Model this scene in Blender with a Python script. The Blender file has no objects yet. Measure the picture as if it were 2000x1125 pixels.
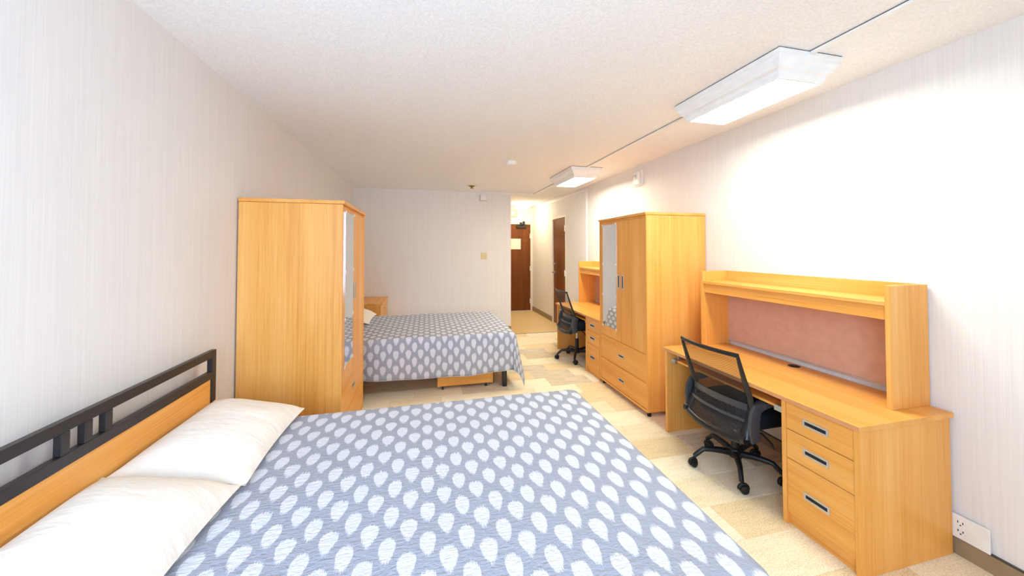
import bpy, bmesh, math, random
from mathutils import Vector, Matrix, noise
random.seed(7)
sc = bpy.context.scene
C = sc.collection
PI = math.pi

# ------------------------------------------------------------------ camera
F_PX, YAW, PITCH, ROLL, CY, HC = 696.94, 0.2354, 0.0228, 0.0011, 471.2, 1.5973
cam = bpy.data.cameras.new('camera')
cam.sensor_fit = 'HORIZONTAL'
cam.sensor_width = 36.0
cam.lens = F_PX / 2000.0 * 36.0
cam.shift_y = (CY - 562.5) / 2000.0
cam.clip_start = 0.02
co = bpy.data.objects.new('camera', cam)
C.objects.link(co)
fwd = Vector((math.sin(YAW) * math.cos(PITCH), math.cos(YAW) * math.cos(PITCH), math.sin(PITCH)))
q = fwd.to_track_quat('-Z', 'Y')
co.rotation_mode = 'QUATERNION'
co.rotation_quaternion = q
co.location = (0, 0, HC)
sc.camera = co

# ------------------------------------------------------------------ room numbers
XL, XR, YB, YD, H, XH, YR = -1.277, 2.7226, 6.8253, 9.0204, 2.70, 1.6145, -0.95

# ------------------------------------------------------------------ world, daylight, exposure
w = bpy.data.worlds.new('sky'); sc.world = w
w.use_nodes = True
bg = w.node_tree.nodes['Background']
bg.inputs['Color'].default_value = (0.55, 0.71, 1.0, 1)
bg.inputs['Strength'].default_value = 1.8
la = bpy.data.lights.new('window_daylight', 'AREA')
la.shape = 'RECTANGLE'; la.size = 1.5; la.size_y = 1.6
la.energy = 86
la.color = (0.53, 0.72, 1.0)
lo = bpy.data.objects.new('window_daylight', la); C.objects.link(lo)
lo.location = (-0.4, YR - 0.16, 1.65)
lo.rotation_euler = (PI / 2, 0, 0)       # shines into the room, towards +Y
LAMP_NEAR = (34.0, 36.0, 31.5)
LAMP_FAR = (47.0, 46.0, 37.0)
LAMP_HALL = (30.0, 26.0, 18.0)
sc.view_settings.view_transform = 'Standard'
sc.view_settings.look = 'None'
sc.view_settings.gamma = 1.0
sc.view_settings.use_curve_mapping = False
sc.view_settings.exposure = 0.38
try:
    sc.cycles.max_bounces = 14; sc.cycles.diffuse_bounces = 8
    sc.cycles.glossy_bounces = 5; sc.cycles.transparent_max_bounces = 12
except Exception:
    pass

# ------------------------------------------------------------------ material helpers
def srgb(r, g, b):
    f = lambda c: c / 12.92 if c <= 0.04045 else ((c + 0.055) / 1.055) ** 2.4
    return (f(r / 255), f(g / 255), f(b / 255), 1)

class NT:
    def __init__(s, name):
        s.m = bpy.data.materials.new(name); s.m.use_nodes = True
        s.t = s.m.node_tree; s.n = s.t.nodes; s.b = s.n['Principled BSDF']
    def new(s, typ, **k):
        n = s.n.new(typ)
        for a, v in k.items(): setattr(n, a, v)
        return n
    def link(s, a, b): s.t.links.new(a, b)
    def val(s, sock, v):
        if hasattr(v, 'is_output') or isinstance(v, bpy.types.NodeSocket): s.link(v, sock)
        else: sock.default_value = v
    def math(s, op, a, b=0.0, c=0.0):
        n = s.new('ShaderNodeMath', operation=op)
        s.val(n.inputs[0], a); s.val(n.inputs[1], b); s.val(n.inputs[2], c)
        return n.outputs[0]
    def coords(s, kind='Object', scale=(1, 1, 1), rot=(0, 0, 0), loc=(0, 0, 0)):
        tc = s.new('ShaderNodeTexCoord'); mp = s.new('ShaderNodeMapping')
        mp.inputs['Scale'].default_value = scale; mp.inputs['Rotation'].default_value = rot; mp.inputs['Location'].default_value = loc
        s.link(tc.outputs[kind], mp.inputs['Vector']); return mp.outputs[0]
    def noise(s, vec, scale=5, detail=3, rough=0.5):
        n = s.new('ShaderNodeTexNoise'); s.link(vec, n.inputs['Vector'])
        n.inputs['Scale'].default_value = scale; n.inputs['Detail'].default_value = detail; n.inputs['Roughness'].default_value = rough
        return n.outputs['Fac']
    def ramp(s, fac, stops):
        n = s.new('ShaderNodeValToRGB'); s.link(fac, n.inputs['Fac'])
        el = n.color_ramp.elements
        while len(el) < len(stops): el.new(0.5)
        for e, (p, c) in zip(el, stops): e.position = p; e.color = c
        return n.outputs['Color']
    def mix(s, fac, a, b, blend='MIX'):
        n = s.new('ShaderNodeMix', data_type='RGBA', blend_type=blend)
        s.val(n.inputs[0], fac); s.val(n.inputs[6], a); s.val(n.inputs[7], b)
        return n.outputs[2]
    def bump(s, h, strength=0.2, dist=0.01):
        n = s.new('ShaderNodeBump'); s.link(h, n.inputs['Height'])
        n.inputs['Strength'].default_value = strength; n.inputs['Distance'].default_value = dist
        s.link(n.outputs[0], s.b.inputs['Normal'])

def plain(name, col, rough=0.5, metal=0.0, spec=0.5, var=0.04, emit=None):
    t = NT(name)
    v = t.coords('Object')
    f = t.noise(v, 14, 3)
    lo_ = tuple(c * (1 - var) for c in col[:3]) + (1,)
    hi_ = tuple(min(1, c * (1 + var)) for c in col[:3]) + (1,)
    t.link(t.ramp(f, [(0.3, lo_), (0.7, hi_)]), t.b.inputs['Base Color'])
    t.b.inputs['Roughness'].default_value = rough
    t.b.inputs['Metallic'].default_value = metal
    t.b.inputs['Specular IOR Level'].default_value = spec
    if emit:
        mx_ = max(max(emit[0]), 1e-6); t.b.inputs['Emission Color'].default_value = tuple(c / mx_ for c in emit[0]) + (1,)
        t.b.inputs['Emission Strength'].default_value = emit[1] * mx_
    return t.m

def wood(name, axis, light=(243, 188, 112), mid=(233, 166, 80), dark=(213, 139, 56), rough=0.36):
    t = NT(name)
    def sc3(along, across):
        s_ = [across] * 3; s_[axis] = along; return tuple(s_)
    v1 = t.coords('Object', sc3(0.35, 5)); a = t.noise(v1, 1.6, 3, 0.5)
    v2 = t.coords('Object', sc3(3.0, 230)); b = t.noise(v2, 1.0, 3, 0.6)
    v3 = t.coords('Object', sc3(0.3, 70)); c3 = t.noise(v3, 1.0, 3, 0.6)
    f = t.math('ADD', t.math('MULTIPLY', a, 0.40), t.math('ADD', t.math('MULTIPLY', b, 0.34), t.math('MULTIPLY', c3, 0.26)))
    col = t.ramp(f, [(0.33, srgb(*dark)), (0.49, srgb(*mid)), (0.66, srgb(*light))])
    t.link(col, t.b.inputs['Base Color'])
    t.b.inputs['Roughness'].default_value = rough
    t.b.inputs['Specular IOR Level'].default_value = 0.35
    t.bump(b, 0.05, 0.002)
    return t.m

M = {}
M['wood_x'] = wood('oak_grain_along_x', 0)
M['wood_y'] = wood('oak_grain_along_y', 1)
M['wood_z'] = wood('oak_grain_along_z', 2)
M['door_wood'] = wood('dark_door_wood', 2, (132, 76, 24), (112, 59, 16), (84, 42, 10), 0.32)
M['edge'] = plain('oak_edge_band', srgb(214, 152, 98), 0.5)
M['black_metal'] = plain('black_painted_steel', srgb(42, 38, 40), 0.38, 0.2, 0.6)
M['black_plastic'] = plain('black_plastic', srgb(22, 23, 26), 0.35)
M['arm_plastic'] = plain('glossy_grey_plastic', srgb(66, 68, 72), 0.25)
M['seat_fabric'] = plain('black_seat_fabric', srgb(14, 20, 30), 0.7, 0, 0.3, 0.2)
M['rubber'] = plain('black_rubber', srgb(18, 18, 18), 0.55)
M['chrome'] = plain('bright_chrome', srgb(220, 222, 225), 0.18, 1.0)
M['zinc'] = plain('galvanised_steel', srgb(190, 200, 205), 0.35, 0.9)
M['pull'] = plain('satin_nickel', srgb(196, 192, 184), 0.42, 0.35)
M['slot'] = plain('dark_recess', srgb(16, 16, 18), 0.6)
M['white_plastic'] = plain('white_plastic', srgb(236, 234, 230), 0.4)
M['fixture_white'] = plain('white_enamel', srgb(236, 235, 232), 0.45)
M['beige_plastic'] = plain('aged_ivory_plastic', srgb(222, 200, 150), 0.45)
M['brass'] = plain('dull_brass', srgb(150, 118, 62), 0.4, 0.7)
M['paper'] = plain('white_paper', srgb(238, 226, 208), 0.8)
M['frame_paint'] = plain('cream_door_frame_paint', srgb(232, 222, 204), 0.5)
M['linen'] = None
M['cork'] = plain('brown_tackboard_cloth', srgb(206, 166, 142), 0.95, 0, 0.1, 0.05)
M['alu'] = plain('aluminium_strip', srgb(196, 196, 200), 0.4, 0.6)
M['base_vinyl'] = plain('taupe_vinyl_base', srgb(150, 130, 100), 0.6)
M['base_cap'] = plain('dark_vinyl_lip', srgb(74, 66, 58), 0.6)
M['lino'] = plain('tan_linoleum', srgb(236, 206, 150), 0.32, 0, 0.5, 0.05)
M['mattress'] = plain('mattress_ticking', srgb(225, 222, 214), 0.9)
M['lamp'] = plain('lit_diffuser', (0.9, 0.88, 0.8, 1), 0.5, emit=(LAMP_NEAR, 1.0))
M['lamp_far'] = plain('lit_diffuser_warm', (0.9, 0.88, 0.8, 1), 0.5, emit=(LAMP_FAR, 1.0))
M['hall_lamp'] = plain('lit_hall_glass', (0.9, 0.88, 0.8, 1), 0.5, emit=(LAMP_HALL, 1.0))

def mk_mirror():
    t = NT('mirror_glass')
    t.b.inputs['Metallic'].default_value = 1; t.b.inputs['Roughness'].default_value = 0.02
    t.b.inputs['Base Color'].default_value = (0.82, 0.87, 0.9, 1)
    return t.m
M['mirror'] = mk_mirror()

def mk_glass():
    t = NT('window_glass')
    t.b.inputs['Transmission Weight'].default_value = 1; t.b.inputs['Roughness'].default_value = 0
    t.b.inputs['IOR'].default_value = 1.05
    return t.m
M['glass'] = mk_glass()

def mk_wallpaper(name, base):
    t = NT(name)
    v1 = t.coords('Object', (170, 170, 2.2)); a = t.noise(v1, 1.0, 4, 0.65)
    v2 = t.coords('Object', (60, 60, 0.9)); b = t.noise(v2, 1.0, 2, 0.5)
    f = t.math('ADD', t.math('MULTIPLY', a, 0.7), t.math('MULTIPLY', b, 0.3))
    lo_ = srgb(*[c - 5 for c in base]); hi_ = srgb(*[min(255, c + 3) for c in base])
    t.link(t.ramp(f, [(0.36, lo_), (0.62, hi_)]), t.b.inputs['Base Color'])
    t.b.inputs['Roughness'].default_value = 0.7; t.b.inputs['Specular IOR Level'].default_value = 0.25
    t.bump(a, 0.12, 0.003)
    return t.m
M['wall'] = mk_wallpaper('striated_vinyl_wallpaper', (230, 226, 222))

def mk_ceiling(name, strength):
    t = NT(name)
    v = t.coords('Object')
    a = t.noise(v, 92, 4, 0.62)
    t.link(t.ramp(a, [(0.35, srgb(232, 231, 229)), (0.65, srgb(244, 243, 242))]), t.b.inputs['Base Color'])
    t.b.inputs['Roughness'].default_value = 0.95; t.b.inputs['Specular IOR Level'].default_value = 0.1
    t.bump(a, strength, 0.012)
    return t.m
M['stipple'] = mk_ceiling('stippled_ceiling_plaster', 0.28)
M['smooth'] = mk_ceiling('smooth_ceiling_plaster', 0.05)

def mk_carpet(name, c, fleck):
    t = NT(name)
    v = t.coords('Object')
    a = t.noise(v, 130, 2, 0.7)
    b = t.noise(t.coords('Object', (3, 14, 3)), 1.5, 3, 0.6)
    f = t.math('ADD', t.math('MULTIPLY', a, 0.75), t.math('MULTIPLY', b, 0.25))
    t.link(t.ramp(f, [(0.36, srgb(*fleck)), (0.5, srgb(*c)), (0.66, srgb(*[min(255, x + 16) for x in c]))]), t.b.inputs['Base Color'])
    t.b.inputs['Roughness'].default_value = 1; t.b.inputs['Specular IOR Level'].default_value = 0.05
    t.bump(a, 0.35, 0.006)
    return t.m
CARPET = [mk_carpet('carpet_beige', (244, 228, 196), (222, 200, 162)), mk_carpet('carpet_sand', (249, 237, 210), (232, 213, 178)),
          mk_carpet('carpet_taupe', (222, 201, 168), (178, 158, 128)), mk_carpet('carpet_grey_fleck', (224, 208, 182), (150, 138, 120)),
          mk_carpet('carpet_tan', (236, 214, 172), (210, 182, 138))]

def mk_spread():
    t = NT('grey_ikat_bedspread')
    uv = t.new('ShaderNodeUVMap'); uv.uv_map = 'UVMap'
    sep = t.new('ShaderNodeSeparateXYZ'); t.link(uv.outputs[0], sep.inputs[0])
    U, V = sep.outputs[0], sep.outputs[1]
    mp = t.new('ShaderNodeMapping'); mp.inputs['Scale'].default_value = (380, 14, 1); t.link(uv.outputs[0], mp.inputs['Vector'])
    jag = t.noise(mp.outputs[0], 1.0, 2, 0.6)
    mp2 = t.new('ShaderNodeMapping'); mp2.inputs['Scale'].default_value = (9, 9, 1); t.link(uv.outputs[0], mp2.inputs['Vector'])
    wob = t.noise(mp2.outputs[0], 1.0, 1, 0.5)
    PX, PY, W, HH = 0.130, 0.154, 0.0272, 0.052
    def lattice(ox, oy, k, W):
        u = t.math('SUBTRACT', t.math('FRACT', t.math('DIVIDE', t.math('ADD', U, ox), PX)), 0.5)
        v = t.math('SUBTRACT', t.math('FRACT', t.math('DIVIDE', t.math('ADD', V, oy), PY)), 0.5)
        x = t.math('MULTIPLY', u, PX / W)
        y = t.math('MULTIPLY', v, PY / HH)
        y = t.math('ADD', y, t.math('MULTIPLY', t.math('SUBTRACT', jag, 0.5), 1.15))
        e = t.math('SUBTRACT', 1.0, t.math('MULTIPLY', y, y))
        s_ = t.math('ADD', 1.0, t.math('MULTIPLY', y, k))
        e = t.math('MULTIPLY', e, t.math('MULTIPLY', s_, s_))
        return t.math('SUBTRACT', e, t.math('MULTIPLY', x, x))
    A = lattice(10.0, 10.0, 0.50, W)
    B = lattice(10.0 + PX / 2, 10.0 + PY / 2, 0.26, W * 0.97)
    m = t.math('MAXIMUM', A, B)
    mr = t.new('ShaderNodeMapRange'); t.link(m, mr.inputs[0])
    mr.inputs[1].default_value = -0.06; mr.inputs[2].default_value = 0.14
    mp3 = t.new('ShaderNodeMapping'); mp3.inputs['Scale'].default_value = (420, 420, 1); t.link(uv.outputs[0], mp3.inputs['Vector'])
    weave = t.noise(mp3.outputs[0], 1.0, 1, 0.5)
    g = t.mix(weave, srgb(148, 152, 166), srgb(176, 180, 192))
    d = t.mix(weave, srgb(206, 209, 217), srgb(226, 228, 234))
    t.link(t.mix(mr.outputs[0], g, d), t.b.inputs['Base Color'])
    t.b.inputs['Roughness'].default_value = 0.85; t.b.inputs['Specular IOR Level'].default_value = 0.2
    mp4 = t.new('ShaderNodeMapping'); mp4.inputs['Scale'].default_value = (38, 75, 1); t.link(uv.outputs[0], mp4.inputs['Vector'])
    quilt = t.noise(mp4.outputs[0], 1.0, 3, 0.6)
    t.bump(quilt, 0.85, 0.011)
    return t.m
M['spread'] = mk_spread()
M['piping'] = plain('pale_hem_binding', srgb(206, 210, 220), 0.8)

def mk_linen():
    t = NT('cream_pillow_cotton')
    v = t.coords('Object', (3, 9, 3)); a = t.noise(v, 1.6, 4, 0.55)
    t.link(t.ramp(a, [(0.3, srgb(240, 231, 218)), (0.7, srgb(248, 241, 230))]), t.b.inputs['Base Color'])
    t.b.inputs['Roughness'].default_value = 0.85; t.b.inputs['Specular IOR Level'].default_value = 0.15
    t.bump(a, 0.35, 0.03)
    return t.m
M['linen'] = mk_linen()

def mk_net(name, base):
    t = NT(name)
    out = t.n['Material Output']
    tr = t.new('ShaderNodeBsdfTransparent'); mx = t.new('ShaderNodeMixShader')
    t.b.inputs['Base Color'].default_value = srgb(36, 32, 34); t.b.inputs['Roughness'].default_value = 0.6
    ck = t.new('ShaderNodeTexWave'); ck.inputs['Scale'].default_value = 60
    t.link(t.coords('Object'), ck.inputs['Vector'])
    f = t.math('ADD', t.math('MULTIPLY', ck.outputs['Fac'], 0.14), base)
    t.link(f, mx.inputs[0]); t.link(tr.outputs[0], mx.inputs[1]); t.link(t.b.outputs[0], mx.inputs[2])
    t.link(mx.outputs[0], out.inputs['Surface'])
    return t.m
M['net'] = mk_net('black_chair_mesh', 0.42)
M['net_dense'] = mk_net('dense_black_chair_mesh', 0.80)

# ------------------------------------------------------------------ geometry helpers
def bx(bm, x0, x1, y0, y1, z0, z1, mi=0):
    vs = [bm.verts.new((x, y, z)) for z in (z0, z1) for y in (y0, y1) for x in (x0, x1)]
    for f in ((0, 2, 3, 1), (4, 5, 7, 6), (0, 1, 5, 4), (2, 6, 7, 3), (0, 4, 6, 2), (1, 3, 7, 5)):
        fc = bm.faces.new([vs[i] for i in f]); fc.material_index = mi
def bevel(bm, w_, seg=2):
    bmesh.ops.bevel(bm, geom=list(bm.edges), offset=w_, segments=seg, profile=0.5, affect='EDGES')
def tube(bm, pts, r, n=10, cap=True, mi=0, flat=1.0, up=None):
    pts = [Vector(p) for p in pts]
    rs = r if isinstance(r, (list, tuple)) else [r] * len(pts)
    rings = []; prev = None
    for i, p in enumerate(pts):
        a = pts[max(0, i - 1)]; b = pts[min(len(pts) - 1, i + 1)]
        t_ = (b - a).normalized()
        if prev is None:
            ref = Vector(up) if up else (Vector((0, 0, 1)) if abs(t_.z) < 0.9 else Vector((1, 0, 0)))
            n1 = (ref - t_ * ref.dot(t_)).normalized()
        else:
            n1 = (prev - t_ * prev.dot(t_)).normalized()
        prev = n1; n2 = t_.cross(n1)
        rings.append([bm.verts.new(p + n1 * (math.cos(k * 2 * PI / n) * rs[i]) + n2 * (math.sin(k * 2 * PI / n) * rs[i] * flat)) for k in range(n)])
    for a, b in zip(rings, rings[1:]):
        for k in range(n):
            f = bm.faces.new((a[k], a[(k + 1) % n], b[(k + 1) % n], b[k])); f.material_index = mi
    if cap:
        f = bm.faces.new(rings[0][::-1]); f.material_index = mi
        f = bm.faces.new(rings[-1]); f.material_index = mi
def lathe(bm, prof, n=24, c=(0, 0, 0), axis='Z', mi=0):
    rings = []
    for r, h in prof:
        ring = []
        for k in range(n):
            a = 2 * PI * k / n; p = (r * math.cos(a), r * math.sin(a), h)
            if axis == 'X': p = (p[2], p[0], p[1])
            if axis == 'Y': p = (p[0], p[2], p[1])
            ring.append(bm.verts.new((p[0] + c[0], p[1] + c[1], p[2] + c[2])))
        rings.append(ring)
    for a, b in zip(rings, rings[1:]):
        for k in range(n):
            f = bm.faces.new((a[k], a[(k + 1) % n], b[(k + 1) % n], b[k])); f.material_index = mi
    for r_ in (rings[0], rings[-1]):
        f = bm.faces.new(r_); f.material_index = mi
def obj(name, bm, mats, parent=None, smooth=False, loc=None):
    bmesh.ops.recalc_face_normals(bm, faces=bm.faces)
    me = bpy.data.meshes.new(name); bm.to_mesh(me); bm.free()
    for m in (mats if isinstance(mats, (list, tuple)) else [mats]): me.materials.append(m)
    if smooth:
        for p in me.polygons: p.use_smooth = True
        try: me.set_sharp_from_angle(angle=math.radians(42))
        except Exception: pass
    o = bpy.data.objects.new(name, me); C.objects.link(o)
    if parent: o.parent = parent
    if loc: o.location = loc
    return o
def box(name, b, mat, parent=None, bev=0.0, seg=2):
    bm = bmesh.new(); bx(bm, *b)
    if bev: bevel(bm, bev, seg)
    return obj(name, bm, mat, parent)
def tag(o, label, cat, group=None):
    o['label'] = label; o['category'] = cat
    if group: o['group'] = group
    return o
def thing(name, label, cat, loc=(0, 0, 0), rz=0, group=None):
    o = bpy.data.objects.new(name, None); C.objects.link(o)
    o.empty_display_size = 0.1
    o.location = loc; o.rotation_euler = (0, 0, rz)
    return tag(o, label, cat, group)
def struct(o): o['kind'] = 'structure'; return o
def copy_tree(o, parent=None):
    c = o.copy(); C.objects.link(c)
    if parent: c.parent = parent
    for ch in [x for x in list(bpy.data.objects) if x.parent == o]: copy_tree(ch, c)
    return c

# ------------------------------------------------------------------ the setting
T = 0.12
YC = 6.57   # where the carpet stops and the hall floor begins
fl = struct(box('floor', (XL - T, XR + T, YR - T, YC, -0.12, -0.012), M['base_cap']))
# carpet tiles, 0.5 x 0.25 m, laid in staggered courses
tile_mesh = {}
def carpet_tile(sx, sy, mi):
    key = (round(sx, 3), round(sy, 3), mi)
    if key not in tile_mesh:
        bm = bmesh.new(); bx(bm, 0, sx, 0, sy, -0.012, 0.0)
        bmesh.ops.bevel(bm, geom=[e for e in bm.edges if all(v.co.z > -0.001 for v in e.verts)], offset=0.0025, segments=1, affect='EDGES')
        me = bpy.data.meshes.new('carpet_tile'); bm.to_mesh(me); bm.free(); me.materials.append(CARPET[mi]); tile_mesh[key] = me
    return tile_mesh[key]
yy = YR; row = 0
while yy < YC - 0.01:
    sy = min(0.26, YC - yy)
    xx = XL - (0.0, 0.27, 0.12, 0.4)[row % 4]
    while xx < XR - 0.01:
        x0 = max(xx, XL); x1 = min(xx + 0.52, XR)
        if x1 - x0 > 0.02:
            mi = random.choices(range(5), (5, 4, 2, 2, 3))[0]
            t_ = bpy.data.objects.new('carpet_tile', carpet_tile(x1 - x0 - 0.001, sy - 0.001, mi)); C.objects.link(t_)
            t_.parent = fl; t_.location = (x0, yy, 0)
        xx += 0.52
    yy += 0.26; row += 1
struct(box('floor_hall', (XH - T, XR + T, YC, YD + T, -0.12, 0.0), M['lino']))
struct(box('trim_1', (XH, XR, YC - 0.012, YC + 0.012, 0.0, 0.004), M['base_vinyl']))   # threshold strip
XS = 2.078  # seam between stippled and smooth ceiling
struct(box('ceiling', (XL - T, XS, YR - T, YD + T, H, H + 0.1), M['stipple']))
struct(box('ceiling_strip', (XS, XR + T, YR - T, YD + T, H, H + 0.1), M['smooth']))
struct(box('wall_left', (XL - T, XL, YR - T, YB + T, 0, H), M['wall']))
struct(box('wall_back', (XL, XH - T, YB, YB + T, 0, H), M['wall']))
struct(box('wall_hall', (XH - T, XH, YB, YD + T, 0, H), M['wall']))
# right wall with the opening of the side door
D2 = (6.72, 7.47, 2.265)
bm = bmesh.new()
bx(bm, XR, XR + T, YR - T, D2[0], 0, H); bx(bm, XR, XR + T, D2[1], YD + T, 0, H); bx(bm, XR, XR + T, D2[0], D2[1], D2[2], H)
struct(obj('wall_right', bm, M['wall']))
# entry wall with the opening of the front door
DE = (1.70, 2.675, 2.265)
bm = bmesh.new()
bx(bm, XH, DE[0], YD, YD + T, 0, H); bx(bm, DE[1], XR, YD, YD + T, 0, H); bx(bm, DE[0], DE[1], YD, YD + T, DE[2], H)
struct(obj('wall_entry', bm, M['wall']))
# rear wall (behind the camera) with the daylight window
WX = (-1.2, 0.4); WZ = (0.8, 2.5)
bm = bmesh.new()
bx(bm, XL, WX[0], YR - T, YR, 0, H); bx(bm, WX[1], XR, YR - T, YR, 0, H)
bx(bm, WX[0], WX[1], YR - T, YR, 0, WZ[0]); bx(bm, WX[0], WX[1], YR - T, YR, WZ[1], H)
struct(obj('wall_rear', bm, M['wall']))
wn = bpy.data.objects.new('window_1', None); C.objects.link(wn); struct(wn)
bm = bmesh.new()
for a, b in ((WX[0], WX[0] + 0.05), (-0.43, -0.37), (WX[1] - 0.05, WX[1])): bx(bm, a, b, YR - 0.09, YR - 0.03, WZ[0], WZ[1])
bx(bm, WX[0], WX[1], YR - 0.09, YR - 0.03, WZ[0], WZ[0] + 0.05); bx(bm, WX[0], WX[1], YR - 0.09, YR - 0.03, WZ[1] - 0.05, WZ[1])
obj('window_frame', bm, M['alu'], wn)
box('window_sill', (WX[0] - 0.04, WX[1] + 0.04, YR, YR + 0.09, WZ[0] - 0.03, WZ[0]), M['white_plastic'], wn, 0.005)

# baseboards
def baseboard(name, b, cap):
    o = struct(box(name, b, M['base_vinyl']))
    box('lip', cap, M['base_cap'], o)
baseboard('baseboard_right', (XR - 0.010, XR, YR, D2[0] - 0.05, 0.0, 0.088), (XR - 0.012, XR, YR, D2[0] - 0.05, 0.088, 0.096))
struct(box('baseboard_hall', (XR - 0.010, XR, D2[1] + 0.05, YD, 0.0, 0.11), M['base_vinyl']))
struct(box('baseboard_left', (XL, XL + 0.010, YR, YB, 0.0, 0.1), M['base_vinyl']))
struct(box('baseboard_back', (XL + 0.01, XH, YB - 0.010, YB, 0.0, 0.1), M['base_vinyl']))

# side door in the right wall
d = bpy.data.objects.new('door_1', None); C.objects.link(d); struct(d); d.location = (XR, D2[0], 0)
dw = D2[1] - D2[0]
box('door_leaf', (0.012, 0.055, 0.012, dw - 0.012, 0.006, D2[2] - 0.012), M['door_wood'], d, 0.002)
bm = bmesh.new()
for a, b in ((-0.035, 0.012), (dw - 0.012, dw + 0.035)): bx(bm, -0.012, 0.09, a, b, 0, D2[2] + 0.035)
bx(bm, -0.012, 0.09, 0.012, dw - 0.012, D2[2] - 0.012, D2[2] + 0.035)
obj('door_frame', bm, M['frame_paint'], d)
bm = bmesh.new()
lathe(bm, [(0.026, 0.012), (0.026, 0.004), (0.012, 0.0), (0.012, -0.05)], 16, (0, dw - 0.075, 1.10), 'X')
tube(bm, [(-0.045, dw - 0.075, 1.10), (-0.048, dw - 0.11, 1.10), (-0.046, dw - 0.175, 1.095)], [0.011, 0.010, 0.008], 10)
obj('door_lever', bm, M['chrome'], d, True)
bm = bmesh.new(); lathe(bm, [(0.027, 0.012), (0.025, -0.012), (0.012, -0.018)], 16, (0, dw - 0.075, 1.28), 'X'); obj('deadbolt', bm, M['chrome'], d, True)
for z in (0.22, 1.12, 2.02):
    bm = bmesh.new(); bx(bm, -0.02, 0.012, 0.004, 0.03, z - 0.055, z + 0.055); tube(bm, [(-0.02, 0.014, z - 0.06), (-0.02, 0.014, z + 0.06)], 0.008, 8)
    obj('hinge', bm, M['white_plastic'], d)

# entry door
d = bpy.data.objects.new('door_2', None); C.objects.link(d); struct(d); d.location = (DE[0], YD, 0)
dw = DE[1] - DE[0]
box('door_leaf', (0.012, dw - 0.012, 0.012, 0.055, 0.006, DE[2] - 0.012), M['door_wood'], d, 0.002)
bm = bmesh.new()
for a, b in ((-0.035, 0.012), (dw - 0.012, dw + 0.03)): bx(bm, a, b, -0.012, 0.09, 0, DE[2] + 0.035)
bx(bm, 0.012, dw - 0.012, -0.012, 0.09, DE[2] - 0.012, DE[2] + 0.035)
obj('door_frame', bm, M['frame_paint'], d)
for z in (0.25, 1.1, 1.95):
    bm = bmesh.new(); bx(bm, dw - 0.03, dw - 0.004, -0.02, 0.012, z - 0.06, z + 0.06); tube(bm, [(dw - 0.014, -0.02, z - 0.065), (dw - 0.014, -0.02, z + 0.065)], 0.009, 8)
    obj('hinge', bm, M['white_plastic'], d)
bm = bmesh.new(); bx(bm, 0.57, 0.84, -0.045, 0.012, 2.16, 2.22); bevel(bm, 0.006)
bx(bm, 0.66, 0.72, -0.06, -0.03, 2.215, 2.30); bx(bm, 0.74, 0.80, -0.05, -0.02, 2.24, 2.33)
tube(bm, [(0.68, -0.05, 2.22), (0.72, -0.19, 2.245), (0.78, -0.05, 2.30)], 0.012, 8)
obj('door_closer', bm, M['black_metal'], d)
bm = bmesh.new(); lathe(bm, [(0.027, 0.012), (0.025, -0.01), (0.012, -0.02), (0.012, -0.06)], 16, (0.07, 0, 1.05), 'Y')
tube(bm, [(0.07, -0.055, 1.05), (0.19, -0.05, 1.045)], 0.01, 10); obj('door_lever', bm, M['chrome'], d, True)

pp = box('notice_sheet', (2.06, 2.40, YD + 0.007, YD + 0.0115, 1.60, 1.875), M['paper'])
tag(pp, 'white paper notice posted on the dark entry door', 'notice')
ch = thing('door_chime', 'small ivory chime box on the wall above the entry door', 'chime', (2.16, YD, 2.53))
box('cover', (-0.15, 0.13, -0.055, -0.001, -0.09, 0.09), M['beige_plastic'], ch, 0.012)
box('grille', (-0.09, 0.07, -0.06, -0.054, -0.05, 0.05), M['frame_paint'], ch, 0.002)

# ------------------------------------------------------------------ ceiling lights and cable trunking
def ceiling_light(label, y0, glow):
    x0, x1, L = 1.852, 2.306, 0.845
    r = thing('ceiling_light', label, 'light', ((x0 + x1) / 2, y0 + L / 2, H), 0, 'ceiling panel lights')
    bm = bmesh.new()
    prof = [(0.0, 0.0), (0.0, -0.022), (0.010, -0.026), (0.012, -0.044), (0.026, -0.060), (0.034, -0.084), (0.052, -0.092), (0.056, -0.112), (0.066, -0.132), (0.078, -0.132), (0.078, -0.118)]
    rings = []
    for ins, z in prof:
        hx = (x1 - x0) / 2 - ins; hy = L / 2 - ins
        rings.append([bm.verts.new(p) for p in ((-hx, -hy, z - 0.0005), (hx, -hy, z - 0.0005), (hx, hy, z - 0.0005), (-hx, hy, z - 0.0005))])
    for a, b in zip(rings, rings[1:]):
        for k in range(4): bm.faces.new((a[k], a[(k + 1) % 4], b[(k + 1) % 4], b[k]))
    bm.faces.new(rings[0][::-1])
    hs = obj('housing', bm, M['fixture_white'], r); hs.location.z = -0.006
    box('shadow_gap', (x0 - (x0 + x1) / 2 + 0.004, x1 - (x0 + x1) / 2 - 0.004, -L / 2 + 0.004, L / 2 - 0.004, -0.0062, -0.0005), M['slot'], r)  # dark block put in for the shade between housing and ceiling
    hx = (x1 - x0) / 2 - 0.0785; hy = L / 2 - 0.0785
    box('diffuser', (-hx, hx, -hy, hy, -0.134, -0.125), M[glow], r)
    return r
ceiling_light('long white ceiling light with stepped frame above the near desk', 1.515, 'lamp')
ceiling_light('stepped white ceiling light farther back near the hallway', 4.36, 'lamp_far')
r = thing('hall_ceiling_light', 'round glowing drum light on the hallway ceiling', 'light', (2.24, 8.25, H))
bm = bmesh.new(); lathe(bm, [(0.15, -0.0005), (0.15, -0.022)], 32); obj('base', bm, M['fixture_white'], r, True)
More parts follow.
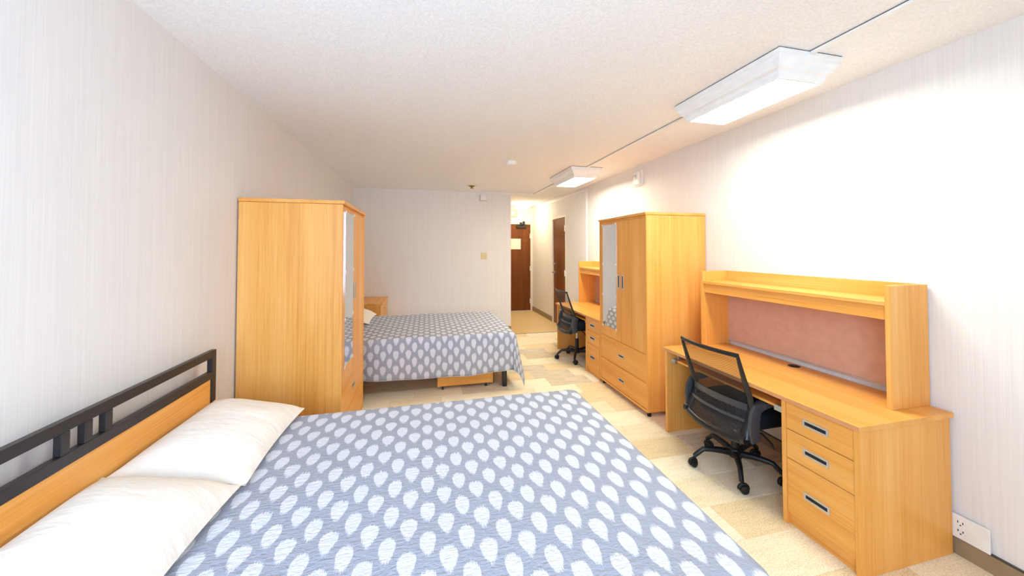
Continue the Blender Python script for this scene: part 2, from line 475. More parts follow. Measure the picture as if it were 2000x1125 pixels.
bm = bmesh.new(); lathe(bm, [(0.166, -0.022), (0.17, -0.03), (0.17, -0.10), (0.16, -0.112), (0.12, -0.118)], 36); obj('shade', bm, M['hall_lamp'], r, True)

def trunking(label, b, name='cable_trunking', ceil=True):
    bm = bmesh.new()
    if ceil:
        bx(bm, b[0], b[1], b[2], b[3], b[4], b[5] - 0.005); bx(bm, b[0] + 0.001, b[1] - 0.001, b[2], b[3], b[5] - 0.005, b[5], 1)  # second box is a dark layer imitating the shadow line at the ceiling
    else: bx(bm, *b)
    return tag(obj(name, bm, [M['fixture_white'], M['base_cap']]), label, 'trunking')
TX0, TX1 = 2.062, 2.090
trunking('white cable trunking on the ceiling, nearest run up to the near light', (TX0, TX1, YR + 0.01, 1.512, H - 0.018, H - 0.0005))
trunking('white cable trunking on the ceiling between the two panel lights', (TX0, TX1, 2.364, 4.356, H - 0.018, H - 0.0005))
trunking('short white ceiling trunking from the far panel light towards the hallway', (TX0, TX1, 5.209, 6.77, H - 0.018, H - 0.0005))
bm = bmesh.new(); bx(bm, 1.065, TX1, YB - 0.042, YB - 0.022, H - 0.02, H - 0.0005)
bx(bm, 1.065, 1.088, YB - 0.022, YB - 0.0005, H - 0.06, H - 0.0005)
tag(obj('cable_trunking', bm, M['fixture_white']), 'white trunking crossing the ceiling edge above the back wall', 'trunking')
jb = thing('junction_box', 'small white junction box high on the back wall', 'box', (1.062, YB, 2.59))
box('cover', (-0.06, 0.065, -0.035, -0.0055, -0.05, 0.05), M['white_plastic'], jb, 0.004)
box('shadow_edge', (-0.066, 0.071, -0.005, -0.0005, -0.056, 0.052), M['base_vinyl'], jb)  # darker rim plate, paints the shadow edge around the box
box('lid', (-0.052, 0.057, -0.039, -0.0345, -0.042, 0.042), M['white_plastic'], jb, 0.002)
trunking('white wall trunking running along the ceiling into the hallway', (XR - 0.022, XR - 0.0005, 5.745, YD - 0.03, 2.626, 2.652), ceil=False)
bm = bmesh.new(); bx(bm, XR - 0.024, XR - 0.0005, 5.715, 5.743, 0.25, 2.655)
tag(obj('cable_trunking', bm, M['fixture_white']), 'vertical white trunking dropping down the wall behind the far desk', 'trunking')

# detectors, alarm, switches
r = thing('smoke_detector', 'round white smoke detector on the ceiling', 'detector', (1.03, 4.34, H))
bm = bmesh.new(); lathe(bm, [(0.072, -0.0005), (0.072, -0.016)], 28); obj('base', bm, M['white_plastic'], r, True)
bm = bmesh.new(); lathe(bm, [(0.066, -0.016), (0.066, -0.026), (0.052, -0.045), (0.03, -0.048)], 28); obj('cap', bm, M['white_plastic'], r, True)
r = thing('sprinkler_rosette', 'small brass sprinkler rosette on the ceiling near the back wall', 'sprinkler', (0.755, 6.12, H))
bm = bmesh.new(); lathe(bm, [(0.085, -0.0005), (0.08, -0.008), (0.055, -0.01)], 24); obj('plate', bm, M['beige_plastic'], r, True)
bm = bmesh.new(); lathe(bm, [(0.05, -0.010), (0.045, -0.02), (0.015, -0.028), (0.012, -0.045), (0.03, -0.048), (0.03, -0.052)], 20); obj('head', bm, M['brass'], r, True)
r = thing('fire_alarm', 'white fire alarm sounder high on the right wall', 'alarm', (XR, 4.155, 2.525))
box('backplate', (-0.03, -0.0005, -0.085, 0.085, -0.095, 0.1), M['white_plastic'], r, 0.004)
box('horn', (-0.062, -0.0305, -0.07, 0.07, -0.085, 0.085), M['white_plastic'], r, 0.01)
box('strobe', (-0.078, -0.0625, -0.025, 0.03, -0.01, 0.05), M['alu'], r, 0.006)
r = thing('wall_switch', 'ivory double switch plate on the back wall above the bed', 'switch', (1.077, YB, 1.468))
box('plate', (-0.058, 0.058, -0.008, -0.0005, -0.062, 0.062), M['beige_plastic'], r, 0.003)
for x in (-0.022, 0.022): box('toggle', (x - 0.006, x + 0.006, -0.02, -0.0085, -0.013, 0.013), M['frame_paint'], r, 0.002)
r = thing('wall_outlet', 'wide white outlet plate on the wall beside the near desk', 'outlet', (XR, 1.19, 0.152))
box('plate', (-0.022, -0.0125, 0, 0.27, -0.058, 0.062), M['white_plastic'], r, 0.003)
box('blank_cover', (-0.0235, -0.0221, 0.012, 0.075, -0.045, 0.05), M['white_plastic'], r)
rc = box('receptacle', (-0.0235, -0.0221, 0.08, 0.122, -0.045, 0.05), M['white_plastic'], r)
for zc in (-0.02, 0.024):
    bm = bmesh.new(); bx(bm, -0.0243, -0.0236, 0.088, 0.0915, zc, zc + 0.010); bx(bm, -0.0243, -0.0236, 0.106, 0.1095, zc, zc + 0.010)
    bx(bm, -0.0243, -0.0236, 0.096, 0.101, zc - 0.012, zc - 0.006)
    obj('socket_slots', bm, M['slot'], rc)

# ------------------------------------------------------------------ furniture builders
def pull(parent, cx, cy, cz, L_, hgt, horiz='Y', face=-1):
    """flush nickel plate with a dark slot; face = direction of the front along X"""
    bm = bmesh.new()
    a, b = (L_ / 2, hgt / 2) if horiz == 'Y' else (hgt / 2, L_ / 2)
    e = 0.0105
    t0, t1 = (0, face * 0.003)
    lo_, hi_ = min(t0, t1), max(t0, t1)
    bx(bm, lo_, hi_, -a, a, b - e, b); bx(bm, lo_, hi_, -a, a, -b, -b + e)
    bx(bm, lo_, hi_, -a, -a + e, -b + e, b - e); bx(bm, lo_, hi_, a - e, a, -b + e, b - e)
    l2, h2 = min(face * 0.0003, face * 0.001), max(face * 0.0003, face * 0.001)
    bx(bm, l2, h2, -a + e, a - e, -b + e, b - e, 1)
    return obj('handle', bm, [M['pull'], M['slot']], parent, loc=(cx, cy, cz))

def wardrobe(label, loc, rz):
    """front faces local -X at x=0; width along +Y; depth along +X"""
    Wd, Dp, Ht = 0.952, 0.668, 1.957
    r = thing('wardrobe', label, 'wardrobe', loc, rz, 'tall two-door wardrobes')
    z0 = 0.045
    bm = bmesh.new()
    box('side_panel', (0, Dp, 0, 0.022, z0, Ht - 0.027), M['wood_z'], r, 0.0015, 1)
    box('side_panel', (0, Dp, Wd - 0.022, Wd, z0, Ht - 0.027), M['wood_z'], r, 0.0015, 1)
    bm.free()
    box('top', (-0.012, Dp, -0.008, Wd + 0.008, Ht - 0.026, Ht), M['wood_y'], r, 0.003, 1)
    box('back_panel', (Dp - 0.012, Dp - 0.002, 0.023, Wd - 0.023, z0 + 0.02, Ht - 0.028), M['wood_z'], r)
    box('bottom', (0.0, Dp - 0.013, 0.023, Wd - 0.023, z0, z0 + 0.022), M['wood_y'], r, 0.0015, 1)
    box('fascia', (0.012, 0.03, 0.023, Wd - 0.023, Ht - 0.05, Ht - 0.0265), M['wood_y'], r)
    mid = Wd / 2
    zt, zb = Ht - 0.05, 0.592
    for k, (a, b) in enumerate(((0.024, mid - 0.0015), (mid + 0.0015, Wd - 0.024))):
        d_ = box('door', (0.004, 0.024, a, b, zb, zt), M['wood_z'], r, 0.0015, 1)
        hy = mid - 0.040 if k == 0 else mid + 0.040
        pull(d_, 0.0038, hy, 1.245, 0.15, 0.042, 'Z')
        if k == 1:
            m0, m1, mz0, mz1 = mid + 0.083, mid + 0.385, 0.708, 1.882
            box('mirror', (-0.0035, 0.0035, m0, m1, mz0, mz1), M['mirror'], d_)
            for z in (mz0, mz0 + 0.36, mz0 + 0.72, mz1):
                for y in (m0, m1):
                    box('mirror_clip', (-0.008, -0.0037, y - 0.009, y + 0.009, z - 0.011, z + 0.011), M['white_plastic'], d_, 0.002, 1)
    for a, b in ((0.320, 0.588), (0.072, 0.316)):
        d_ = box('drawer', (0.004, 0.024, 0.024, Wd - 0.024, a, b), M['wood_y'], r, 0.0015, 1)
        pull(d_, 0.0038, mid, (a + b) / 2 - 0.01, 0.115, 0.036)
    for x in (0.04, Dp - 0.05):
        for y in (0.035, Wd - 0.035):
            bm = bmesh.new(); lathe(bm, [(0.016, 0.0), (0.02, 0.006), (0.02, 0.026), (0.010, 0.03), (0.010, z0 - 0.0005)], 14, (x, y, 0))
            obj('foot', bm, M['rubber'], r, True)
    return r
wardrobe('tall oak wardrobe against the right wall between the two desks', (2.046, 3.021, 0), 0)
wardrobe('tall oak wardrobe against the left wall between the two beds', (-0.599, 3.79, 0), PI)

DL, DD, HD = 1.452, 0.655, 0.737
def desk():
    """front at x=0 facing -X, near end y=0, drawers at the near end"""
    r = thing('desk', 'oak desk nearest the camera with three drawers and hutch', 'desk', (2.053, 1.317, 0), 0, 'oak desks with hutches')
    box('desk_top', (-0.012, DD, -0.012, DL + 0.02, HD - 0.028, HD), M['wood_y'], r, 0.003, 2)
    box('edge_band', (-0.0135, -0.0122, -0.012, DL + 0.02, HD - 0.026, HD - 0.003), M['edge'], r)
    # drawer pedestal
    PW = 0.392
    box('pedestal_side', (0, DD - 0.01, 0.0, 0.024, 0, HD - 0.029), M['wood_z'], r, 0.0015, 1)
    box('pedestal_side', (0, DD - 0.01, PW - 0.024, PW, 0, HD - 0.029), M['wood_z'], r, 0.0015, 1)
    box('plinth', (0.022, 0.04, 0.025, PW - 0.025, 0, 0.07), M['wood_y'], r)
    box('pedestal_back', (DD - 0.03, DD - 0.012, 0.025, PW - 0.025, 0.02, HD - 0.03), M['wood_z'], r)
    for (a, b) in ((0.552, 0.703), (0.384, 0.548), (0.074, 0.380)):
        d_ = box('drawer', (0.006, 0.026, 0.0255, PW - 0.0255, a, b), M['wood_y'], r, 0.0015, 1)
        hz = (a + b) / 2 if b - a < 0.2 else b - 0.155
        pull(d_, 0.0058, PW / 2 + 0.01, hz, 0.132, 0.04)
    # knee-hole end panel and modesty panel
    box('end_panel', (0, DD - 0.01, DL - 0.024, DL, 0, HD - 0.029), M['wood_z'], r, 0.0015, 1)
    box('modesty_panel', (DD - 0.06, DD - 0.042, PW + 0.001, DL - 0.025, 0.32, HD - 0.03), M['wood_y'], r)
    # keyboard tray on slides
    tr = box('keyboard_tray', (0.045, 0.36, PW + 0.06, DL - 0.10, 0.628, 0.644), M['wood_y'], r, 0.0015, 1)
    for y0, y1 in ((PW + 0.022, PW + 0.058), (DL - 0.098, DL - 0.062)):
        bm = bmesh.new(); bx(bm, 0.03, 0.36, y0, y1, 0.626, 0.648); bx(bm, 0.07, 0.10, y0 + 0.006, y1 - 0.006, 0.648, HD - 0.0285); bx(bm, 0.26, 0.29, y0 + 0.006, y1 - 0.006, 0.648, HD - 0.0285)
        bx(bm, 0.022, 0.03, y0 - 0.006, y1 + 0.006, 0.618, 0.652)
        obj('tray_slide', bm, M['zinc'], r)
    bm = bmesh.new(); lathe(bm, [(0.037, 0.0003), (0.037, 0.003), (0.033, 0.005)], 28, (0.585, 0.775, HD)); obj('cable_grommet', bm, M['slot'], r, True)
    # hutch
    hx0, hx1, h0, h1, ht = 0.372, DD + 0.004, 0.080, DL - 0.006, 1.402
    box('hutch_side', (hx0, hx1, h0, h0 + 0.026, HD + 0.0005, ht), M['wood_z'], r, 0.0015, 1)
    box('hutch_side', (hx0, hx1, h1 - 0.026, h1, HD + 0.0005, ht), M['wood_z'], r, 0.0015, 1)
    a, b = h0 + 0.0265, h1 - 0.0265
    box('hutch_shelf', (hx0 + 0.002, hx1 - 0.019, a, b, 1.290, 1.312), M['wood_y'], r, 0.0015, 1)
    box('hutch_valance', (hx0 + 0.014, hx0 + 0.034, a, b, 1.212, 1.2895), M['wood_y'], r, 0.001, 1)
    box('hutch_rear_rail', (hx1 - 0.018, hx1, a, b, 1.27, ht), M['wood_y'], r, 0.001, 1)
    tb = box('tackboard', (hx1 - 0.016, hx1 - 0.002, a, b, HD + 0.045, 1.2695), M['cork'], r)
    for y, z in ((b - 0.05, 1.17), (b - 0.05, 0.80), ((a + b) / 2, 1.19), ((a + b) / 2, 0.81), (a + 0.05, 1.17)):
        bm = bmesh.new(); lathe(bm, [(0.004, -0.0165), (0.0035, -0.018)], 8, (hx1, y, z), 'X')
        obj('pin', bm, M['pull'], tb)
    box('tackboard_trim', (hx1 - 0.020, hx1 - 0.002, a, b, HD + 0.031, HD + 0.0445), M['alu'], r)
    return r
dk1 = desk()
dk2 = copy_tree(dk1); dk2.location = (2.053, 3.996, 0)
dk2['label'] = 'oak desk with hutch beyond the wardrobe, nearest the hallway'

def arc_legs(bm, a, R0=0.035, R1=0.285):
    c, s = math.cos(a), math.sin(a)
    pts = []; rs = []
    for k in range(9):
        t_ = k / 8; r_ = R0 + (R1 - R0) * t_
        z = 0.118 + 0.012 * math.sin(t_ * PI) - 0.045 * max(0, t_ - 0.75) / 0.25
        pts.append((r_ * c, r_ * s, z)); rs.append(0.024 - 0.009 * t_)
    tube(bm, pts, rs, 10)

def office_chair(label, loc, rz, base_rot, lift, pad=True):
    """faces local +X"""
    r = thing('office_chair', label, 'chair', loc, rz, 'black mesh office chairs')
    # five star base with casters
    bm = bmesh.new(); lathe(bm, [(0.03, 0.085), (0.042, 0.09), (0.042, 0.135), (0.034, 0.15), (0.028, 0.155)], 20); obj('hub', bm, M['black_plastic'], r, True)
    for k in range(5):
        a = base_rot + k * 2 * PI / 5
        bm = bmesh.new(); arc_legs(bm, a); lg = obj('base_leg', bm, M['black_plastic'], r, True)
        bm = bmesh.new()
        c, s = math.cos(a), math.sin(a)
        cx, cy = 0.285 * c, 0.285 * s
        sw = a + (0.9, 2.0, -1.1, 0.4, 2.6)[k]
        ax = Vector((math.cos(sw), math.sin(sw), 0))
        off = Vector((-ax.y, ax.x, 0)) * 0.012
        for sgn in (-1, 1):
            p0 = Vector((cx, cy, 0.0265)) + off + ax * (0.005 * sgn); p1 = p0 + ax * (0.020 * sgn)
            tube(bm, [p0, p0 + ax * 0.003 * sgn, p1 - ax * 0.004 * sgn, p1], [0.022, 0.0265, 0.0265, 0.02], 18)
        tube(bm, [(cx, cy, 0.04), (cx, cy, 0.085)], 0.008, 10)
        pts = [Vector((cx, cy, 0.0265)) + off + Vector((off.x, off.y, 0)).normalized() * (0.030 * math.cos(t_)) + Vector((0, 0, 0.030 * math.sin(t_))) for t_ in [PI * i / 8 for i in range(9)]]
        tube(bm, pts, 0.011, 8, up=(ax.x, ax.y, 0))
        obj('caster', bm, M['rubber'], lg, True)
    zs = lift
    bm = bmesh.new(); lathe(bm, [(0.027, 0.156), (0.027, 0.27 + zs * 0.3)], 18); obj('column_sleeve', bm, M['black_plastic'], r, True)
    bm = bmesh.new(); lathe(bm, [(0.014, 0.27 + zs * 0.3 + 0.0005), (0.014, 0.335 + zs)], 14); obj('gas_lift', bm, M['chrome'], r, True)
    bm = bmesh.new(); bx(bm, -0.11, 0.12, -0.075, 0.075, 0.325 + zs, 0.372 + zs); bevel(bm, 0.012)
    mech = obj('mechanism', bm, M['black_plastic'], r, True)
    bm = bmesh.new(); tube(bm, [(0.03, -0.07, 0.345 + zs), (0.03, -0.19, 0.335 + zs), (0.035, -0.25, 0.30 + zs), (0.04, -0.262, 0.27 + zs)], 0.006, 8); obj('lever', bm, M['black_plastic'], mech, True)
    # seat : a rounded cushion
    bm = bmesh.new()
    nu, nv = 28, 14
    rows = []
    for j in range(nv + 1):
        ph = -PI / 2 + PI * j / nv; row_ = []
        for i in range(nu):
            th = 2 * PI * i / nu
            def se(v, p): return math.copysign(abs(v) ** p, v)
            cx_ = se(math.cos(th), 0.5) * se(math.cos(ph), 0.35); cy_ = se(math.sin(th), 0.5) * se(math.cos(ph), 0.35); cz_ = se(math.sin(ph), 0.6)
            x = 0.075 + cx_ * 0.245; y = cy_ * 0.255; z = 0.440 + zs + cz_ * 0.075
            z += 0.012 * (cy_ ** 2) - 0.03 * max(0, cx_) ** 3
            row_.append(bm.verts.new((x, y, z)))
        rows.append(row_)
    for a_, b_ in zip(rows, rows[1:]):
        for i in range(nu): bm.faces.new((a_[i], a_[(i + 1) % nu], b_[(i + 1) % nu], b_[i]))
    bmesh.ops.remove_doubles(bm, verts=bm.verts, dist=0.0005)
    obj('seat', bm, M['seat_fabric'], r, True)
    # backrest: profile in x,z ; bows backwards in the middle
    prof = [(-0.240, 0.902), (-0.222, 0.845), (-0.198, 0.775), (-0.172, 0.70), (-0.142, 0.62), (-0.122, 0.555), (-0.128, 0.505), (-0.150, 0.455), (-0.178, 0.41), (-0.196, 0.365)]
    def half(z): return 0.246 if z > 0.6 else 0.246 - 0.012 * math.sin((0.6 - z) / 0.235 * PI)
    def bow(y): return -0.045 * (1 - (y / 0.25) ** 2)
    prof = [(x, z + zs) for x, z in prof]
    NY = 14
    for part_, rows_, mat_ in (('back_mesh', prof[:6], 'net'), ('lumbar_mesh', prof[5:], 'net_dense')):
        bm = bmesh.new(); grid = []
        for x, z in rows_:
            hw_ = half(z - zs) - 0.008
            grid.append([bm.verts.new((x + bow(hw_ * (2 * j / NY - 1)), hw_ * (2 * j / NY - 1), z)) for j in range(NY + 1)])
        for a_, b_ in zip(grid, grid[1:]):
            for j in range(NY): bm.faces.new((a_[j], a_[j + 1], b_[j + 1], b_[j]))
        obj(part_, bm, M[mat_], r, True)
    for sgn in (-1, 1):
        bm = bmesh.new()
        pts = [(x, sgn * half(z - zs), z) for x, z in prof]
        rs = [0.014 + 0.016 * min(1, i / 6) for i in range(len(pts))]
        tube(bm, pts, rs, 10, up=(0, 1, 0), flat=0.55)
        st = obj('back_stile', bm, M['black_plastic'], r, True)
        bm = bmesh.new(); lathe(bm, [(0.012, -0.016), (0.030, -0.016), (0.030, 0.016), (0.012, 0.016)], 20, (prof[-1][0] + 0.004, sgn * 0.248, prof[-1][1] - 0.004), 'Y')
        obj('pivot', bm, M['black_plastic'], st, True)
    bm = bmesh.new(); tube(bm, [(prof[0][0] + bow(y) * 0.9, y, prof[0][1] + 0.004) for y in [0.252 * (j / 8 - 1) for j in range(17)]], 0.015, 10, flat=0.65)
    obj('back_top_rail', bm, M['black_plastic'], r, True)
    bm = bmesh.new(); tube(bm, [(prof[-1][0] + bow(y) * 1.1, y, prof[-1][1] - 0.012 - 0.016 * (1 - (y / 0.25) ** 2)) for y in [0.248 * (j / 8 - 1) for j in range(17)]], 0.024, 10, flat=0.8)
    obj('back_lower_rail', bm, M['black_plastic'], r, True)
    for zc, hh, xo in ((0.553, 0.022, -0.121), (0.47, 0.010, -0.145)):
        bm = bmesh.new()
        vv = []
        for j in range(15):
            y = 0.225 * (j / 7 - 1)
            vv.append([bm.verts.new((xo + bow(y) - 0.010 + dx, y, zc + zs + dz)) for dx, dz in ((-0.006, -hh), (-0.006, hh), (0.004, hh), (0.004, -hh))])
        for a_, b_ in zip(vv, vv[1:]):
            for k in range(4): bm.faces.new((a_[k], a_[(k + 1) % 4], b_[(k + 1) % 4], b_[k]))
        bm.faces.new(vv[0]); bm.faces.new(vv[-1])
        obj('lumbar_bar', bm, M['arm_plastic'], r, True)
    # arms: wide curved plate rising from the seat, flat pad forward
    for sgn in (-1, 1):
        bm = bmesh.new()
        yo = sgn * 0.276
        pts = [(-0.135, 0.352), (-0.146, 0.40), (-0.148, 0.46), (-0.138, 0.52), (-0.12, 0.562), (-0.08, 0.584), (0.0, 0.588), (0.12, 0.584)]
        wd = [0.036, 0.038, 0.038, 0.038, 0.035, 0.020, 0.013, 0.012]
        if not pad: pts, wd = pts[:5], wd[:5]
        vv = []
        for i, ((x, z), wq) in enumerate(zip(pts, wd)):
            a_ = Vector(pts[max(0, i - 1)]); b_ = Vector(pts[min(len(pts) - 1, i + 1)]); t_ = (b_ - a_).normalized(); nn = Vector((-t_.y, t_.x))
            th = 0.012 if i < 5 else 0.03
            vv.append([bm.verts.new((x + nn.x * e * wq, yo + f * th, z + zs + nn.y * e * wq)) for e, f in ((-1, -1), (1, -1), (1, 1), (-1, 1))])
        for a_, b_ in zip(vv, vv[1:]):
            for k in range(4): bm.faces.new((a_[k], a_[(k + 1) % 4], b_[(k + 1) % 4], b_[k]))
        bm.faces.new(vv[0]); bm.faces.new(vv[-1])
        bevel(bm, 0.004)
        obj('arm', bm, M['arm_plastic'], r, True)
    return r
office_chair('black mesh-back office chair pushed under the near desk', (2.20, 2.185, 0), 0.04, math.radians(13), 0.0)
office_chair('black mesh-back office chair at the far desk by the hallway', (2.15, 4.89, 0), -0.04, math.radians(26), 0.088, False)

# chest at the far left corner, front faces +X
r = thing('low_chest', 'low oak chest in the far corner behind the far bed', 'chest', (XL + 0.014, 5.90, 0))
CW, CD, CH = 0.90, 0.60, 0.752
box('chest_side', (0, CD - 0.02, 0, 0.022, 0, CH - 0.026), M['wood_z'], r, 0.0015, 1)
box('chest_side', (0, CD - 0.02, CW - 0.022, CW, 0, CH - 0.026), M['wood_z'], r, 0.0015, 1)
box('chest_top', (0, CD, -0.006, CW + 0.004, CH - 0.025, CH), M['wood_y'], r, 0.003, 1)
box('chest_back', (0.002, 0.012, 0.0225, CW - 0.0225, 0.02, CH - 0.026), M['wood_z'], r)
for a, b in ((0.06, 0.28), (0.285, 0.50), (0.505, 0.722)):
    d_ = box('drawer', (CD - 0.042, CD - 0.022, 0.023, CW - 0.023, a, b), M['wood_y'], r, 0.0015, 1)
    pull(d_, CD - 0.0218, CW / 2, (a + b) / 2, 0.115, 0.036, 'Y', 1)
box('plinth', (CD - 0.06, CD - 0.045, 0.023, CW - 0.023, 0, 0.058), M['wood_y'], r)

# ------------------------------------------------------------------ beds
BY0, BY1 = 0.0, 1.60      # headboard span, local
def bed(label, loc):
    r = thing('bed_frame', label, 'bed', loc, 0, 'metal bed frames with wood headboards')
    mt = M['black_metal']
    for y in (BY0, BY1 - 0.04):
        box('headboard_post', (0.018, 0.045, y, y + 0.04, 0, 1.022), mt, r, 0.002, 1)
    box('headboard_rail', (0.018, 0.045, 0.041, BY1 - 0.041, 0.982, 1.022), mt, r, 0.002, 1)
    box('headboard_rail', (0.018, 0.045, 0.041, BY1 - 0.041, 0.864, 0.906), mt, r, 0.002, 1)
    for y in (0.715, 0.80, 0.885):
        box('headboard_stile', (0.021, 0.044, y - 0.016, y + 0.016, 0.9065, 0.9815), mt, r, 0.0015, 1)
    box('headboard_panel', (0.020, 0.038, 0.041, BY1 - 0.041, 0.50, 0.8635), M['wood_y'], r, 0.0015, 1)
    for y in (0.06, BY1 - 0.10):
        box('side_rail', (0.046, 2.14, y, y + 0.03, 0.245, 0.315), mt, r, 0.002, 1)
    box('foot_rail', (2.10, 2.14, 0.091, BY1 - 0.101, 0.245, 0.315), mt, r, 0.002, 1)
    for y in (0.055, BY1 - 0.105):
        box('bed_leg', (2.095, 2.145, y - 0.0, y + 0.05, 0.0, 0.2445), mt, r, 0.003, 1)
    for k in range(9):
        x = 0.15 + k * 0.235
        box('slat', (x, x + 0.07, 0.091, BY1 - 0.101, 0.296, 0.312), M['wood_y'], r)
    return r
HBX = -1.222
bedA = bed('black metal bed with wood headboard panel, nearest the camera', (HBX, 0.82, 0))
bedB = copy_tree(bedA); bedB.location = (HBX, 4.045, 0)
bedB['label'] = 'black metal bed by the back wall, beyond the left wardrobe'
def mattress(label, y):
    bm = bmesh.new(); bx(bm, HBX + 0.05, 0.99, y + 0.085, y + 1.515, 0.317, 0.598); bevel(bm, 0.035, 3)
    return tag(obj('mattress', bm, M['mattress'], None, True), label, 'mattress', 'mattresses')
mattress('white mattress under the grey bedspread of the near bed', 0.82)
mattress('white mattress under the grey bedspread of the far bed', 4.045)

def bedspread(label, x0, xf, y0, y1, zt, over, seed):
    """cloth laid over the mattress; UVs are metres along the cloth"""
    R = 0.045
    su = [x0 + (xf - R - x0) * i / 60 for i in range(61)]
    def drop(e, flare):
        """arc length e past the start of the rounded edge -> (outward, down)"""
        q_ = R * PI / 2
        if e <= q_:
            a = e / R; return R * math.sin(a), R * (1 - math.cos(a))
        return R + (e - q_) * flare, R + (e - q_)
    nO = 16
    es = [over * (i + 1) / nO for i in range(nO)]
    S = [(s, 0.0) for s in su] + [(xf - R, e) for e in es]
    TL = [(y0 + R, e) for e in reversed(es)]
    ty = [y0 + R + (y1 - y0 - 2 * R) * i / 48 for i in range(49)]
    TT = [(y, -e) if False else (y, 0.0, -1) for y in ty]
    tl = [(y0 + R, e, 0) for e in reversed(es)] + [(y, 0.0, 0) for y in ty] + [(y1 - R, e, 1) for e in es]
    bm = bmesh.new(); uvl = bm.loops.layers.uv.new('UVMap')
    V_ = []; UVs = {}
    for si, (sx, se_) in enumerate(S):
        col = []
        for (tyv, te, side) in tl:
            sg = -1 if side == 0 else 1
            e = (se_ ** 2.1 + te ** 2.1) ** (1 / 2.1) if (se_ > 0 and te > 0) else max(se_, te)
            o_, dn = drop(e, 0.06 + 0.07 * (se_ > 0))
            dirx = se_ / max(1e-6, math.hypot(se_, te)); diry = te / max(1e-6, math.hypot(se_, te)) * sg
            along = sx if te > 0 else tyv
            wave = 0.0; hemw = 0.0
            if e > 0.06:
                k = min(1, (e - 0.06) / over)
                ang = math.atan2(te, se_) if (se_ > 0 and te > 0) else 0
                wave = k * (0.016 * math.sin(along * 7.3 + seed) + 0.012 * math.sin(along * 13.1 + 2 * seed))
                if se_ > 0 and te > 0: wave += k * 0.055 * math.sin(2 * ang)
                hemw = k * k * 0.022 * math.sin(along * 2.6 + seed)
            x = sx + dirx * (o_ + wave); y = tyv + diry * (o_ + wave)
            z = zt - dn + hemw
            if e < 0.02:
                z += 0.008 * noise.noise(Vector((x * 2.2, y * 2.2, seed))) + 0.004 * noise.noise(Vector((x * 6, y * 6, seed + 4)))
            z = max(z, 0.012)
            v = bm.verts.new((x, y, z)); col.append(v)
            UVs[v] = (sx + se_, tyv + sg * te)
        V_.append(col)
    for i in range(len(V_) - 1):
        for j in range(len(tl) - 1):
            f = bm.faces.new((V_[i][j], V_[i + 1][j], V_[i + 1][j + 1], V_[i][j + 1]))
            for l in f.loops: l[uvl].uv = UVs[l.vert]
    hem = [v.co.copy() for v in [c[0] for c in V_]] + [v.co.copy() for v in V_[-1][1:]] + [c[-1].co.copy() for c in reversed(V_[:-1])]
    o = obj('bedspread', bm, M['spread'], None, True)
    for p in o.data.polygons: p.use_smooth = True
    md = o.modifiers.new('thickness', 'SOLIDIFY'); md.thickness = 0.006; md.offset = 1
    tag(o, label, 'bedspread', 'grey drop-print bedspreads')
    bm = bmesh.new(); tube(bm, hem, 0.006, 6)
    obj('hem', bm, M['piping'], o, True)
    return o
bedspread('grey bedspread with white drop print on the near bed', HBX + 0.055, 1.035, 0.865, 2.385, 0.614, 0.445, 1.3)
bedspread('grey bedspread with white drop print on the far bed', HBX + 0.055, 1.035, 4.085, 5.62, 0.614, 0.445, 4.1)

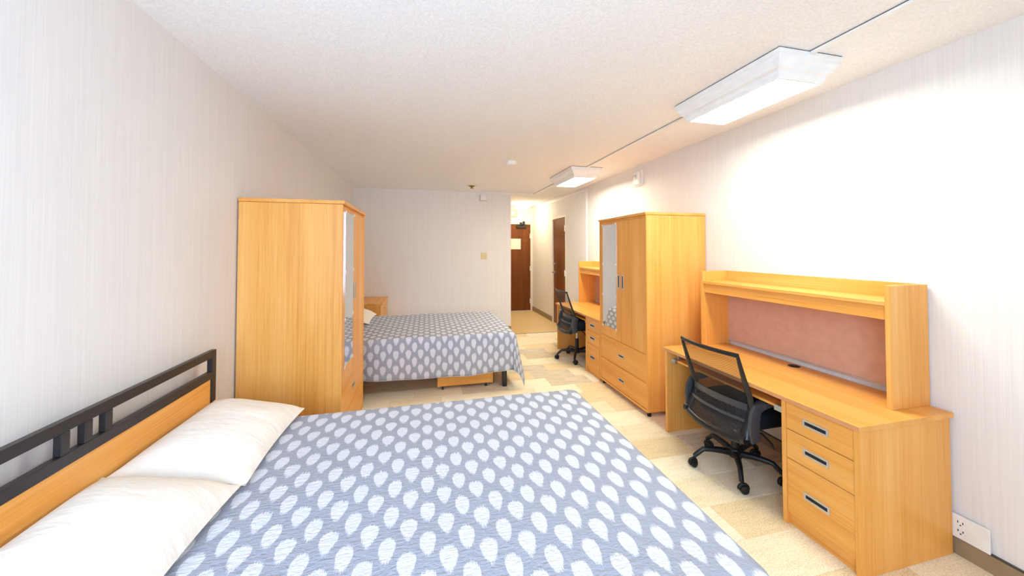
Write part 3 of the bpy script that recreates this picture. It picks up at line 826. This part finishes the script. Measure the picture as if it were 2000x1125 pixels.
def pillow(label, cx, cy, zb, hx, hy, th, tilt, seed):
    bm = bmesh.new(); N = 28
    def pt(i, j, sgn):
        u = 2 * i / N - 1; v = 2 * j / N - 1
        px = 1 - 0.07 * (1 - v * v); py = 1 - 0.06 * (1 - u * u)
        x = u * hx * px; y = v * hy * py
        t_ = max(0.0, (1 - u ** 4) * (1 - abs(v) ** 3)) ** 0.6
        t_ *= 0.82 + 0.18 * (1 - u * u)
        wr = 0.006 * noise.noise(Vector((x * 9 + seed, y * 6, 0.3))) + 0.005 * math.sin((abs(u) * 7 + v * 10 + seed)) * (u * u * v * v)
        z = (th * t_ + wr * t_) if sgn > 0 else -0.035 * t_
        return (x, y, z)
    top = [[bm.verts.new(pt(i, j, 1)) for j in range(N + 1)] for i in range(N + 1)]
    bot = [[top[i][j] if i in (0, N) or j in (0, N) else bm.verts.new(pt(i, j, -1)) for j in range(N + 1)] for i in range(N + 1)]
    for G in (top, bot):
        for i in range(N):
            for j in range(N): bm.faces.new((G[i][j], G[i + 1][j], G[i + 1][j + 1], G[i][j + 1]))
    o = obj('pillow', bm, M['linen'], None, True)
    for p in o.data.polygons: p.use_smooth = True
    o.location = (cx, cy, zb); o.rotation_euler = (0, tilt, 0.0)
    return tag(o, label, 'pillow', 'cream pillows')
pillow('cream pillow on the near bed, closest to the camera', -0.945, 1.300, 0.698, 0.232, 0.372, 0.104, 0.21, 1.0)
pillow('cream pillow on the near bed, on the side next to the wardrobe', -0.940, 2.04, 0.688, 0.238, 0.365, 0.092, 0.20, 5.0)
pillow('cream pillow on the far bed, partly hidden by the left wardrobe', -0.940, 5.265, 0.695, 0.238, 0.365, 0.086, 0.24, 8.0)

# rolling under-bed drawer
r = thing('underbed_drawer', 'orange wood drawer box on casters under the far bed', 'drawer', (0.13, 4.155, 0))
UW, UD, U0, U1 = 0.635, 0.60, 0.042, 0.215
box('front', (0, UW, 0, 0.02, U0, U1), M['wood_x'], r, 0.002, 1)
box('end_board', (0, 0.018, 0.0205, UD - 0.0205, U0, U1), M['wood_y'], r, 0.002, 1)
box('end_board', (UW - 0.018, UW, 0.0205, UD - 0.0205, U0, U1), M['wood_y'], r, 0.002, 1)
box('rear', (0, UW, UD - 0.02, UD, U0, U1), M['wood_x'], r, 0.002, 1)
box('base', (0.0185, UW - 0.0185, 0.0205, UD - 0.0205, U0, U0 + 0.012), M['wood_x'], r)
for x in (0.0, UW - 0.02): box('front_edge', (x, x + 0.02, -0.008, -0.0003, U0, U1), M['wood_z'], r, 0.001, 1)
for x in (0.06, UW - 0.08):
    for y in (0.03, UD - 0.05):
        bm = bmesh.new(); tube(bm, [(x - 0.011, y - 0.01, 0.02), (x + 0.011, y - 0.01, 0.02)], 0.02, 16); cs = obj('caster', bm, M['rubber'], r, True)
        bm = bmesh.new(); bx(bm, x - 0.016, x - 0.012, y - 0.012, y + 0.014, 0.014, U0 - 0.0005); bx(bm, x + 0.012, x + 0.016, y - 0.012, y + 0.014, 0.014, U0 - 0.0005); bx(bm, x - 0.016, x + 0.016, y - 0.012, y + 0.014, U0 - 0.004, U0 - 0.0005)
        obj('caster_fork', bm, M['zinc'], cs)
